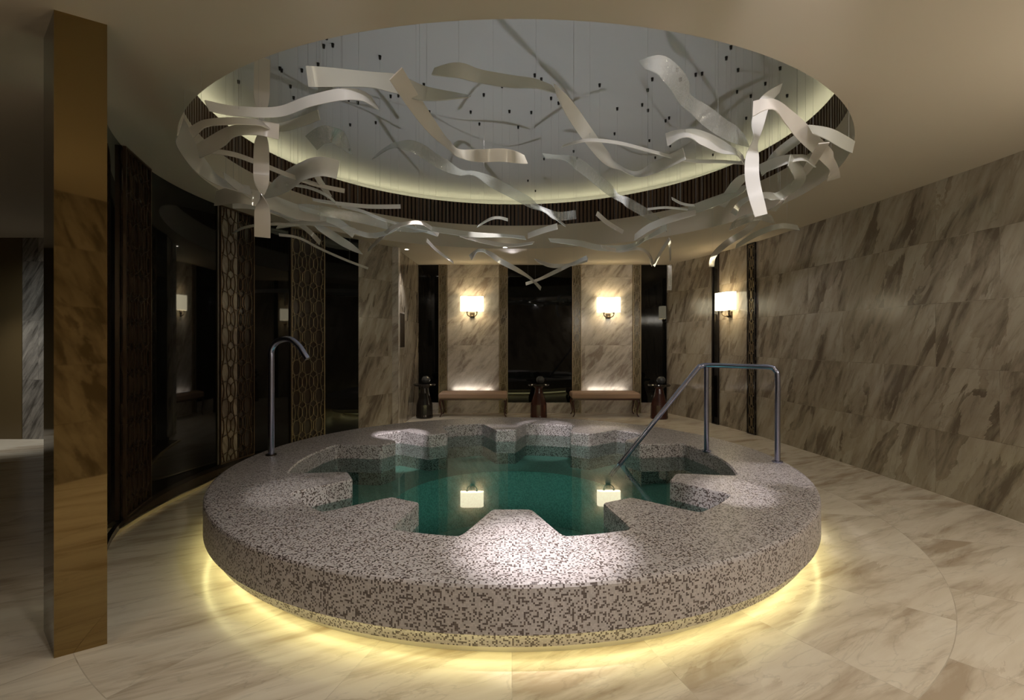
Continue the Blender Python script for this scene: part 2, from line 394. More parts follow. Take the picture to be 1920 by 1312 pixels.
# ------------------------------------------------------------------ back wall
DB = 10.5
def bx(px, d=DB): return (px-960)*d/F
struct(MB().box((-2.6, DB, 0), (3.9, DB+.15, H)), 'wall_back', M_dkwood2)
def back_panel(name, x0, x1, z0, z1, m_, th, label, cat, group=None):
    return MB().box((bx(x0), DB-th, z0), (bx(x1), DB-.001, z1)).build(name, m_, None, label, cat, group)
back_panel('marble_pilaster', 839.5, 935.5, 0, H, M_pil, .05, 'pale marble wall panel behind the left bench and left back sconce', 'wall panel', 'marble pilasters on the back wall')
back_panel('marble_pilaster', 1089.5, 1184.5, 0, H, M_pil, .05, 'pale marble wall panel behind the right bench and second back sconce', 'wall panel', 'marble pilasters on the back wall')
back_panel('dark_glass_panel', 785, 822, .22, H, M_glass, .03, 'narrow black glass panel left of the left back bench', 'glass panel', 'dark glass panels')
back_panel('dark_glass_panel', 953, 1071, .22, H, M_glass, .03, 'wide black glass panel in the middle of the back wall between the benches', 'glass panel', 'dark glass panels')
back_panel('dark_glass_panel', 1201, 1249, .22, H, M_glass, .03, 'narrow black glass panel right of the right back bench', 'glass panel', 'dark glass panels')
skm = MB().box((bx(785), DB-.04, 0), (bx(1249), DB-.0015, .215))
struct(skm, 'baseboard_back', M_pil)

def lattice_mesh(mapf, wd, z0, z1, cols, per, th=.007):
    # interlocking oval chain pattern, mapf(u, z, n) -> world point
    mb = MB(); p = wd/cols
    def line(f, n=None):
        vs = []; fs = []; zz = []
        z = z0
        while z < z1: zz.append(z); z += per/14
        zz.append(z1)
        for z in zz:
            u = f(z); vs += [mapf(u-th*.5, z, 0), mapf(u+th*.5, z, 0), mapf(u+th*.5, z, .012), mapf(u-th*.5, z, .012)]
        for i in range(len(zz)-1):
            for k in range(4): fs.append((4*i+k, 4*i+(k+1) % 4, 4*i+4+(k+1) % 4, 4*i+4+k))
        mb.add(vs, fs)
    for c in range(cols):
        ctr = (c+.5)*p
        for sg in (-1, 1):
            line(lambda z: min(max(ctr+sg*p*.5*math.tanh(2.2*math.cos(2*PI*(z-z0)/per))/math.tanh(2.2)*.98, th/2), wd-th/2))
            line(lambda z: min(max(ctr+sg*p*.22*(1+.5*math.cos(2*PI*(z-z0)/per+PI)), th/2), wd-th/2))
    return mb
def frame_mesh(mapf, wd, z0, z1, w_=.014, dp=.022):
    mb = MB()
    def bar(u0, u1, a, b):
        v = [mapf(u, z, n) for n in (0, dp) for (u, z) in ((u0, a), (u1, a), (u1, b), (u0, b))]
        mb.add(v, [(4, 5, 6, 7), (3, 2, 1, 0), (0, 1, 5, 4), (1, 2, 6, 5), (2, 3, 7, 6), (3, 0, 4, 7)])
    bar(0, w_, z0, z1); bar(wd-w_, wd, z0, z1); bar(w_, wd-w_, z0, z0+w_); bar(w_, wd-w_, z1-w_, z1); return mb
def flat_screen(x0, x1, label, m_l, m_b):
    X0, X1 = bx(x0), bx(x1); wd = X1-X0
    t = thing('lattice_screen', (X0+wd/2, DB, 0), label, 'lattice screen', 'lattice strips on the back wall')
    mp = lambda u, z, n: (X0+u, DB-.07-n, z)
    MB().box((X0, DB-.068, 0.0), (X1, DB-.001, H)).build('backing', m_b, t)
    lattice_mesh(mp, wd, .02, H-.01, 1, .34, .008).build('lattice', m_l, t)
    frame_mesh(mp, wd, .0, H).build('frame', m_l, t)
flat_screen(823.5, 839, 'gold lattice strip along the left edge of the left marble panel', M_latgold, M_jamb)
flat_screen(936, 952, 'gold lattice strip along the right edge of the left marble panel', M_latgold, M_jamb)
flat_screen(1072, 1089, 'gold lattice strip along the left edge of the right marble panel', M_latgold, M_jamb)
flat_screen(1185, 1200, 'gold lattice strip along the right edge of the right marble panel', M_latgold, M_jamb)

# ------------------------------------------------------------------ marble return wall, left of the back wall
lw = [(-2.38, 7.86), (-2.12, 8.25), (-1.97, 8.52)]
mb = MB(); 
def vwall(mb, a, b, z0, z1, u0=0):
    l = math.hypot(b[0]-a[0], b[1]-a[1]); mb.quad((*a, z0), (*b, z0), (*b, z1), (*a, z1), [(u0, z0), (u0+l, z0), (u0+l, z1), (u0, z1)]); return u0+l
u = vwall(mb, lw[0], lw[2], 0, H)
u = vwall(mb, lw[2], (-1.93, DB), 0, H, u); vwall(mb, (-1.93, DB), (-2.75, DB), 0, H, u); vwall(mb, (-2.75, DB), (-2.75, 7.86), 0, H); vwall(mb, (-2.75, 7.86), lw[0], 0, H)
struct(mb, 'wall_left_back', M_wall)
struct(MB().box((-2.02, 8.47, 0), (-1.90, 8.60, H)), 'trim_3', M_pil)
nt_ = thing('reflection_panel', (-1.93, 8.9, 1.6), 'small dark panel standing in for a reflection on the marble side wall left of the back wall', 'wall panel')  # dark panel modelled in place of a reflection in the polished marble
MB().box((-1.962, 8.72, 1.35), (-1.935, 9.12, 2.0)).build('frame', M_pil, nt_)
MB().box((-1.938, 8.75, 1.38), (-1.925, 9.09, 1.97)).build('panel', M_latback, nt_)

# ------------------------------------------------------------------ curved dark wall on the left
def arcp(a, r, z): return (CW[0]+r*math.cos(a), CW[1]+r*math.sin(a), z)
def arc_slab(mb, a0, a1, ri, ro, z0, z1, n=24, rf=None):
    ri0, ro0 = ri, ro
    vs = []; uv = []
    for i in range(n+1):
        a = a0+(a1-a0)*i/n
        if rf: ri, ro = rf(a, ri0, ro0)
        vs += [arcp(a, ri, z0), arcp(a, ri, z1), arcp(a, ro, z1), arcp(a, ro, z0)]
        uv += [(a*ri, z0), (a*ri, z1), (a*ri, z1+(ro-ri)), (a*ri, z0-(ro-ri))]
    for k in range(4):
        mb.add(vs, [(4*i+k, 4*i+(k+1) % 4, 4*i+4+(k+1) % 4, 4*i+4+k) for i in range(n)], uv, True)
    mb.add(vs[:4], [(0, 1, 2, 3)]); mb.add(vs[-4:], [(3, 2, 1, 0)])
    # split smoothing between sides is kept by the separate vertices above
    return mb
A_end = xang(675)[0]; A_start = PI+math.radians(38)
struct(arc_slab(MB(), A_end, A_start, RW, RW+.09, 0, H, 60), 'wall_left', M_dkwood2)
A_t0, A_t1 = xang(330)[0], xang(203)[0]
def kt(a): return .255*(1-max(0, min(1, (a-A_t0)/(A_t1-A_t0)))**1.3)+.02
struct(arc_slab(MB(), A_end, A_start, RW-.24, RW-.001, 0.0, .025, 60, lambda a, i, o_: (RW-kt(a)+.023, RW-.001)), 'trim_4', M_border)
struct(arc_slab(MB(), A_end, A_start, RW-.255, RW-.241, 0.0, .03, 60, lambda a, i, o_: (RW-kt(a), RW-kt(a)+.022)), 'trim_5', M_brass)
struct(arc_slab(MB(), A_end, A_start, RW-.045, RW-.002, 0.026, .07, 60), 'baseboard_left', M_dkwood2)
def glass_arc(x0, x1, label, a0=None):
    a1_ = a0 if a0 else xang(x0)[0]
    arc_slab(MB(), xang(x1)[0]+(.012 if x1 == 675 else .002), a1_-.002, RW-.03, RW-.003, .072, H-.004).build('dark_glass_panel', M_glass, None, label, 'glass panel', 'dark glass panels')
glass_arc(203, 219, 'black glass sliver beside the bronze mirror column', A_start)
glass_arc(271, 404, 'wide black glass panel between the first and second lattice screens on the curved wall')
glass_arc(471, 540, 'black glass panel behind the curved steel spout')
glass_arc(606, 675, 'black glass panel between the last lattice screen and the marble wall')
def arc_screen(x0, x1, label, backs, cols, per=.42, lat=M_lat):
    a1_, a0_ = xang(x0)[0], xang(x1)[0]; wd = (a1_-a0_)*RW; am = (a0_+a1_)/2
    t = thing('lattice_screen', arcp(am, RW, 0), label, 'lattice screen', 'lattice screens on the curved wall')
    mp = lambda u, z, n: arcp(a1_-u/RW, RW-.04-n, z)
    xs = [x0]+[b_[0] for b_ in backs]
    for k, (xe, bm) in enumerate(backs):
        arc_slab(MB(), xang(xe)[0]+.0005, xang(xs[k])[0]-.0005, RW-.03, RW-.003, .072, H-.004, 8).build('backing', bm, t)
    lattice_mesh(mp, wd, .075, H-.006, cols, per).build('lattice', lat, t)
    frame_mesh(mp, wd, .072, H-.005).build('frame', lat, t)
arc_screen(219, 270, 'dark bronze lattice screen nearest the mirror column', [(270, M_latback)], 3)
arc_screen(405, 470, 'bronze lattice screen with a pale marble strip behind its left half', [(441, M_latstone), (470, M_latback)], 3)
arc_screen(541, 605, 'brown lattice screen right of the curved steel spout', [(605, M_latback)], 3, lat=M_latgold)

# ------------------------------------------------------------------ corridor beyond the column
struct(MB().box((-7.44, 7.7, 0), (-3.6, 7.85, H)), 'wall_corridor', M_dkwall)
struct(MB().box((XR0, 7.7, 0), (-7.45, 7.85, H)), 'wall_corridor_left', M_brown)
struct(MB().box((XR0-.1, YR0, 0), (XR0, YR1, H)), 'wall_far_left', M_brown)
struct(MB().box((XR0, YR0-.1, 0), (XR1, YR0, H)), 'wall_front', M_dkwall)

# ------------------------------------------------------------------ bronze mirror column
c0 = Vector((-2.165, 2.395)); c1 = Vector((-2.005, 2.51)); back = Vector((-.80, .70)).normalized()*.34
col = thing('mirror_column', ((c0.x+c1.x)/2, (c0.y+c1.y)/2, 0), 'tall bronze mirror clad column standing at the left of the hall', 'column')
mb = MB(); q = [c0, c1, c1+back*1.0, c0+back]
ins = .004
mb.quad((*c1, 0), (*q[2], 0), (*q[2], H), (*c1, H)); mb.quad((*q[2], 0), (*q[3], 0), (*q[3], H), (*q[2], H)); mb.quad((*q[3], 0), (*c0, 0), (*c0, H), (*q[3], H))
mb.quad((*c0, 0), (*c1, 0), (*c1, H), (*c0, H))
mb.build('cladding', M_bmirdk, col)
fn = Vector((c1.y-c0.y, -(c1.x-c0.x))).normalized()*.006
mb = MB(); a_, b_ = c0+fn, c1+fn
mb.quad((*a_, 0), (*b_, 0), (*b_, H), (*a_, H)); mb.quad((*b_, 0), (*c1, 0), (*c1, H), (*b_, H)); mb.quad((*c0, 0), (*a_, 0), (*a_, H), (*c0, H))
mb.build('front_mirror', M_bmirror, col, 'bronze tinted mirror face')

# ------------------------------------------------------------------ pool
ZR = .40; ZWAT = .255
teeth = [-90, -60.5, -28, 28, 57, 93, 126, 154, 206, 240]
R_NOTCH, R_TIP = 1.94, 1.47; HB, HT = math.radians(8.4), math.radians(4.9)
teeth_r = sorted(math.radians(t) % (2*PI) for t in teeth)
def hole_r(a):
    best = R_NOTCH
    for t in teeth_r:
        d = abs((a-t+PI) % (2*PI)-PI)
        if d <= HT: r = R_TIP*math.cos(HT)/math.cos(d)
        elif d < HB:
            # straight side between tip corner and base corner
            x0, y0 = R_TIP*math.cos(HT), R_TIP*math.sin(HT); x1, y1 = R_NOTCH*math.cos(HB), R_NOTCH*math.sin(HB)
            ca, sa = math.cos(d), math.sin(d)
            den = ca*(y1-y0)-sa*(x1-x0); r = (x0*(y1-y0)-y0*(x1-x0))/den
        else: r = R_NOTCH
        best = min(best, r)
    return best
NA = 2160
hr = [hole_r(2*PI*i/NA) for i in range(NA)]
for _ in range(14): hr = [(hr[i-1]+2*hr[i]+hr[(i+1) % NA])/4 for i in range(NA)]
hp = [(CP[0]+hr[i]*math.cos(2*PI*i/NA), CP[1]+hr[i]*math.sin(2*PI*i/NA)) for i in range(NA)]
cum = [0]
for i in range(NA): cum.append(cum[-1]+math.dist(hp[i], hp[(i+1) % NA]))
pool = thing('spa_pool', (CP[0], CP[1], 0), 'raised round spa pool clad in grey mosaic with inward teeth around green water', 'pool')
def prad(i, r): a = 2*PI*i/NA; return (CP[0]+r*math.cos(a), CP[1]+r*math.sin(a))
mb = MB(); lip = .012
def ring(mb, pa, za, pb, zb, uvf, smooth=True):
    vs = []; uv = []
    for i in range(NA+1):
        j = i % NA; A = pa(j); B = pb(j)
        vs += [(*A, za), (*B, zb)]; ua, ub = uvf(i, A, B); uv += [ua, ub]
    mb.add(vs, [(2*i, 2*i+1, 2*i+3, 2*i+2) for i in range(NA)], uv, smooth)
top_uv = lambda i, A, B: (A, B)
inner = lambda k: (lambda i: prad(i, hr[i]+k))
ring(mb, inner(lip), ZR, lambda i: prad(i, 2.2), ZR, top_uv, False)
ring(mb, lambda i: prad(i, 2.2), ZR, lambda i: prad(i, RP-.02), ZR, top_uv, False)
ring(mb, inner(0), ZR-lip, inner(lip), ZR, lambda i, A, B: ((cum[i], -lip), (cum[i], 0)))
ring(mb, inner(0), -.02, inner(0), ZR-lip, lambda i, A, B: ((cum[i], -.42), (cum[i], -lip)))
prof = [(RP-.02, ZR), (RP-.006, ZR-.006), (RP, ZR-.02), (RP, .168), (RP-.003, .164), (RP-.007, .164), (RP-.007, .176), (RP-.034, .176), (RP-.060, .080)]
mb2 = MB().lathe(prof, (*CP, 0), 360)
mb.v_off = None
mb.build('rim', M_mosaic, pool)
mb2.build('outer_skirt', M_mosaic, pool)
MB().lathe([(RP-.060, .080), (2.335, .080), (2.335, 0.0)], (*CP, 0), 180).build('plinth', M_white, pool)
mb = MB()
ring(mb, inner(0), -.02, lambda i: prad(i, 1.12), -.02, top_uv, False)
ring(mb, lambda i: prad(i, 1.12), -.02, lambda i: prad(i, 1.12), -.62, lambda i, A, B: ((1.12*2*PI*i/NA, 0), (1.12*2*PI*i/NA, -.6)))
mb.lathe([(1.12, -.62), (.001, -.62)], (*CP, 0), 90)
mb.build('basin', M_basin, pool, 'green mosaic basin')
MB().lathe([(2.336, .078), (2.342, .078), (2.342, .045), (2.336, .045)], (*CP, 0), 200).build('led_strip', M_led, pool, 'yellow light strip at the foot of the pool')
MB().lathe([(RP-.009, .1745), (RP-.024, .1745), (RP-.024, .1755), (RP-.009, .1755)], (*CP, 0), 240).build('led_strip', M_led3, pool, 'yellow light strip under the pool rim')
vs = [(*p, ZWAT) for p in [prad(i, hr[i]-.0015) for i in range(NA)]]+[(CP[0], CP[1], ZWAT)]
MB().add(vs, [(i, (i+1) % NA, NA) for i in range(NA)]).build('pool_water', M_water, None, 'still green water filling the round spa pool', 'water')

# faucet
d = 4.86; fx = -2.31; fb = Vector((fx, d, ZR))
ft = thing('pool_spout', fb, 'tall curved steel spout on the left of the pool rim', 'spout')
zt = 1.5-(660-HY)*d/F*-1
pts = [fb+Vector((0, 0, 0.005)), fb+Vector((0, 0, .92))]
arc = [(0, 1.02), (.035, 1.085), (.10, 1.125), (.19, 1.13), (.27, 1.075), (.325, 1.0), (.362, .945)]
path = [(fb.x, fb.y, fb.z+.005), (fb.x, fb.y, fb.z+.45), (fb.x, fb.y, fb.z+.9)]+[(fb.x+x, fb.y-.1*x, fb.z+z-.02) for x, z in arc]
MB().tube(catmull(path, 8), .029, 16).build('spout_pipe', M_steel, ft)
MB().lathe([(.001, .012), (.05, .012), (.05, 0)], (fb.x, fb.y, fb.z), 24).build('base_flange', M_bronze, ft)

# handrail
hrail = thing('pool_handrail', (1.9, 4.9, ZR), 'steel handrail running from the right rim down into the water', 'handrail')
b1 = Vector((2.40, 4.58, ZR)); b2 = Vector((1.93, 5.03, ZR)); zt = 1.255
path = [b1+Vector((0, 0, .004)), b1+Vector((0, 0, .4)), b1+Vector((0, 0, zt-ZR-.10)), b1+Vector((-.012, .011, zt-ZR-.03)), b1+Vector((-.055, .05, zt-ZR))]
mid = b2+Vector((.02, -.02, zt-ZR)); endp = Vector((1.0, 5.14, .13))
path += [b1.lerp(b2, .5)+Vector((0, 0, zt-ZR)), mid, b2+Vector((-.05, .01, zt-ZR-.012)), b2+Vector((-.11, .02, zt-ZR-.07)), (b2+Vector((-.11, .02, zt-ZR-.07))).lerp(endp, .5), endp]
MB().tube(catmull([tuple(p) for p in path], 8), .024, 16).build('rail', M_steel, hrail)
MB().tube([b2+Vector((0, 0, .004)), b2+Vector((0, 0, zt-ZR-.01))], .024, 16).build('post', M_steel, hrail)
for q in (b1, b2): MB().lathe([(.001, .012), (.045, .012), (.045, 0)], tuple(q), 24).build('base_flange', M_steel, hrail)

# ------------------------------------------------------------------ sconces
def sconce(p, n, label, wid=.47, light=8):
    # p wall point at shade centre, n inward normal (3d)
    z = Vector((0, 0, 1)); t = z.cross(n)
    M = Matrix((( t.x, n.x, 0, p.x), (t.y, n.y, 0, p.y), (0, 0, 1, p.z), (0, 0, 0, 1)))
    o = thing('wall_sconce', p, label, 'wall lamp', 'lit wall sconces')
    h = .15; dpt = .14; g = .05; a = wid/2
    sh = MB()
    pts = []
    for k in range(17):
        u_ = -a+wid*k/16; pts.append((u_, g+dpt*(.55+.45*math.sqrt(max(0, 1-(abs(u_)/a)**6)))))
    pts = [(-a, g)]+pts+[(a, g)]
    vs = [M @ Vector((x, y, zz)) for x, y in pts for zz in (-h, h)]
    m_ = len(pts); sh.add(vs, [(2*i, 2*((i+1) % m_), 2*((i+1) % m_)+1, 2*i+1) for i in range(m_)])
    sh.build('lamp_shade', M_shade, o, 'glowing cream shade')
    MB().box((-.10, g+.03, h+.001), (.12, g+.09, h+.014), M).build('top_cap', M_bronze, o)
    MB().box((-.05, 0.001, -h-.13), (.05, .02, -h-.02), M).build('backplate', M_bronze, o)
    for sg in (-1, 1):
        path = [(0, .02, -h-.085), (sg*.03, .05, -h-.10), (sg*.075, .085, -h-.09), (sg*.10, .10, -h-.05), (sg*.10, .10, -h+.0)]
        ar = MB().tube([M @ Vector(q) for q in catmull(path, 5)], .011, 8).build('arm', M_bronze, o)
        MB().lathe([(.001, -.022), (.022, -.015), (.024, 0), (.001, .004)], tuple(M @ Vector((sg*.10, .10, -h-.012))), 12).build('arm_cup', M_bronze, ar)
    MB().lathe([(.001, -.035), (.02, -.03), (.03, -.01), (.022, .012), (.001, .02)], tuple(M @ Vector((0, .05, -h-.09))), 14).build('finial', M_bronze, o)
    lamp('POINT', 'sconce_bulb', M @ Vector((0, .12, .0)), light, WARM, shadow_soft_size=.04)
zs = CZ+(HY-570)*10.42/F
sconce(Vector((bx(886), DB-.05, zs)), Vector((0, -1, 0)), 'lit wall sconce on the left marble panel of the back wall')
sconce(Vector((bx(1139), DB-.05, zs-.02)), Vector((0, -1, 0)), 'lit wall sconce on the right marble panel of the back wall')
p, tt, nn = wall_hit(1370); nn = inward(p, nn)
zs3 = CZ+(HY-565)*p.y/F
sconce(Vector((p.x, p.y, zs3)), Vector((nn.x, nn.y, 0)), 'lit wall sconce between the two dark strips on the right marble wall', .44)
for k_, (i_, lbl) in enumerate(((121, 'added fill sconce on the marble wall behind the viewer, nearest the right wall'), (94, 'added fill sconce on the marble wall behind the viewer, at the right shoulder'), (133, 'added fill sconce on the marble wall behind the viewer, toward the mirror column'), (78, 'added fill sconce on the right marble wall out of view beside the viewer'))):  # extra sconces out of view, added to light the front of the room
    if k_ == 0: continue
    a = Vector(WP[i_]); tt_ = (Vector(WP[i_+1])-Vector(WP[i_-1])).normalized(); nn_ = Vector((tt_.y, -tt_.x)); nn_ = inward(a, nn_)
    sconce(Vector((a.x+nn_.x*.01, a.y+nn_.y*.01, 2.26)), Vector((nn_.x, nn_.y, 0)), lbl)
    lamp('POINT', 'fill_glow', (a.x+nn_.x*.35, a.y+nn_.y*.35, 2.26), (0, 36, 6, 24)[k_], (1.0, .93, .82), shadow_soft_size=.12)  # added fill lamp in front of each out-of-view sconce
def wall_strip_screen(px, wpx, label, latt):
    p, tt, nn = wall_hit(px); nn = inward(p, nn)
    view = Vector((p.x, p.y)).normalized(); eff = abs(tt.x*1-tt.y*p.x/p.y)
    wd = wpx*p.y/F/max(eff, .05)
    o = thing('lattice_screen' if latt else 'dark_wall_strip', (p.x, p.y, 0), label, 'wall strip')
    dd = tt; mp = lambda u_, z, n: (p.x+dd.x*(u_-wd/2)+nn.x*(.012+n), p.y+dd.y*(u_-wd/2)+nn.y*(.012+n), z)
    v = [mp(u_, z, n) for n in (-.008, 0) for (u_, z) in ((0, .0), (wd, .0), (wd, H), (0, H))]
    MB().add(v, [(4, 5, 6, 7), (3, 2, 1, 0), (0, 1, 5, 4), (1, 2, 6, 5), (2, 3, 7, 6), (3, 0, 4, 7)]).build('backing', M_glass, o)
    frame_mesh(mp, wd, 0.0, H, .02).build('frame', M_dkwood2, o)
    if latt: lattice_mesh(mp, wd, .02, H-.02, 2, .34).build('lattice', M_latgold, o)
wall_strip_screen(1343, 12, 'plain narrow black strip left of the right wall sconce', False)
wall_strip_screen(1411, 15, 'black lattice strip right of the right wall sconce', True)

# ------------------------------------------------------------------ benches
def bench(px0, px1, label, yb=10.05):
    x0 = (px0-960)*9.95/F; x1 = (px1-960)*9.95/F; y0, y1 = 9.88, 10.36; zt_ = .475
    o = thing('upholstered_bench', ((x0+x1)/2, 10.12, 0), label, 'bench', 'long benches at the back wall')
    cu = MB(); b = .03; 
    prof = [(.01, -.11), (0, -.09), (0, -.03), (.012, -.01), (b, 0)]
    def rect(i, z): return [(x0+i, y0+i, z), (x1-i, y0+i, z), (x1-i, y1-i, z), (x0+i, y1-i, z)]
    vs = []
    for i, z in prof: vs += rect(i, zt_+z)
    fs = [(4*k+j, 4*k+(j+1) % 4, 4*k+4+(j+1) % 4, 4*k+4+j) for k in range(len(prof)-1) for j in range(4)]+[(16, 17, 18, 19), (3, 2, 1, 0)]
    cu.add(vs, fs); cu.build('seat_cushion', M_bench, o)
    MB().box((x0+.015, y0+.015, zt_-.145), (x1-.015, y1-.015, zt_-.1105)).build('apron', M_dkwood, o)
    for sx in (-1, 1):
        for sy in (-1, 1):
            cx = (x0+.045 if sx < 0 else x1-.045); cy = (y0+.05 if sy < 0 else y1-.05)
            path = [(cx, cy, zt_-.146), (cx+sx*.022, cy+sy*.015, .27), (cx-sx*.004, cy, .13), (cx-sx*.004, cy, .05), (cx+sx*.025, cy+sy*.01, .002)]
            pp = catmull(path, 5); n = len(pp)
            MB().tube(pp, [.026-.014*min(1, i/(n*.6)) for i in range(n)], 10).build('leg', M_dkwood, o)
    MB().box((x0+.25, 10.37, .44), (x1-.25, 10.39, .455)).build('led_strip', M_ledw, o, 'light strip behind the seat washing the wall')
bench(823, 951, 'brown upholstered bench below the left back sconce')
bench(1072, 1199, 'brown upholstered bench below the right back sconce')
lamp('AREA', 'bench_wash', (bx(887), 10.40, .47), 1.0, SOFT, (bx(887), 10.47, 1.4), shape='RECTANGLE', size=.8, size_y=.03)
lamp('AREA', 'bench_wash', (bx(1137), 10.40, .47), 1.0, SOFT, (bx(1137), 10.47, 1.4), shape='RECTANGLE', size=.8, size_y=.03)

# ------------------------------------------------------------------ pedestal side tables and jars
def ptable(px, d, label, jl, m_):
    x = (px-960)*d/F
    o = thing('pedestal_table', (x, d, 0), label, 'side table', 'pedestal tables at the back wall')
    MB().lathe([(.001, .0), (.16, 0), (.165, .03), (.16, .06), (.155, .26), (.125, .36), (.09, .48), (.075, .57), (.11, .615), (.001, .62)], (x, d, 0), 28).build('pedestal', m_, o)
    MB().lathe([(.001, .621), (.20, .621), (.215, .635), (.215, .645), (.20, .66), (.001, .66)], (x, d, 0), 36).build('table_top', M_dkwood2, o)
    j = thing('round_jar', (x+.03, d-.02, .66), jl, 'jar', 'dark jars on the pedestal tables')
    MB().lathe([(.001, .661), (.04, .661), (.072, .69), (.085, .735), (.076, .775), (.045, .803), (.001, .812)], (x+.03, d-.02, 0), 24).build('body', M_ball, j)
ptable(796, 9.85, 'dark pedestal table left of the left back bench', 'round dark jar on the leftmost pedestal table', M_dkwood2)
ptable(1010, 9.85, 'dark red pedestal table between the two benches', 'round dark jar on the pedestal table between the benches', M_dkwood)
ptable(1236, 9.75, 'dark red pedestal table right of the right back bench', 'round dark jar on the rightmost pedestal table', M_dkwood)

# ------------------------------------------------------------------ ceiling downlight fixtures
def dl(x, y, label, e=True):
    o = thing('ceiling_downlight', (x, y, H), label, 'downlight', 'recessed downlights')
    MB().lathe([(.05, -.001), (.05, -.008), (.033, -.008), (.033, -.002)], (x, y, H), 24).build('trim_ring', M_white, o)
    MB().lathe([(.001, -.004), (.033, -.004)], (x, y, H), 24).build('lens', M_lens, o)
dl(-.116, 8.47, 'small lit downlight in the ceiling in front of the middle black panel')
dl(-1.80, 8.66, 'small lit downlight in the ceiling beside the left marble corner')

# ------------------------------------------------------------------ hanging glass ribbons
def ribbon(mt, W, cps, label, mode='z', wires=True, n=9, th=.006):
    pts = []; 
    for c in cps:
        px, py, q, ang = c
        p = P(px, py, q) if mode == 'z' else PD(px, py, q)
        pts.append((p.x, p.y, p.z, math.radians(ang)))
    sm = catmull(pts, n); m_ = len(sm)
    cen = Vector(sm[m_//2][:3])
    o = thing('hanging_glass_ribbon', cen, label, 'hanging ribbon', 'twisted glass ribbons hanging under the round recess')
    camp = Vector((0, 0, CZ)); A = []; B = []; Nn = []; L = 0; us = []
    for i, (x, y, z, a) in enumerate(sm):
        p = Vector((x, y, z)); t = (Vector(sm[min(i+1, m_-1)][:3])-Vector(sm[max(i-1, 0)][:3])).normalized()
        v = (p-camp).normalized(); s = t.cross(v)
        s = s.normalized() if s.length > 1e-4 else t.orthogonal().normalized()
        nn = s.cross(t).normalized()
        wv = s*math.sin(a)+nn*math.cos(a); fn = wv.cross(t).normalized()
        A.append(p-wv*W/2); B.append(p+wv*W/2); Nn.append(fn*th/2)
        if i: L += (p-Vector(sm[i-1][:3])).length
        us.append(L)
    mb = MB(); K = 4
    def strip(f0, f1, smooth=True, uvw=W):
        vs = []; uv = []
        for i in range(m_): vs += [f0(i), f1(i)]; uv += [(us[i], 0), (us[i], uvw)]
        mb.add(vs, [(2*i, 2*i+1, 2*i+3, 2*i+2) for i in range(m_-1)], uv, smooth)
    strip(lambda i: A[i]+Nn[i], lambda i: B[i]+Nn[i]); strip(lambda i: B[i]-Nn[i], lambda i: A[i]-Nn[i])
    strip(lambda i: A[i]-Nn[i], lambda i: A[i]+Nn[i]); strip(lambda i: B[i]+Nn[i], lambda i: B[i]-Nn[i])
    for i in (0, m_-1): mb.add([A[i]-Nn[i], A[i]+Nn[i], B[i]+Nn[i], B[i]-Nn[i]], [(0, 1, 2, 3)])
    mb.build('ribbon_strip', mt, o)
    if wires:
        for fr in (.2, .8):
            x, y, z, a = sm[int(fr*(m_-1))]
            r = math.hypot(x-CO[0], y-CO[1]); zc = ZD if r < 3.02 else (H if r > 3.1 else None)
            if zc is None or zc < z+.03: continue
            wi = MB().tube([(x, y, z), (x, y, zc-.005)], .0008, 4, False).build('suspension_wire', M_wire, o)
            if zc == ZD: MB().lathe([(.001, -.03), (.010, -.03), (.013, 0), (.001, 0)], (x, y, zc-.001), 10).build('wire_anchor', M_black, wi)
Wd, Wm, Cl, So = R_white, R_warm, R_clear, R_soft
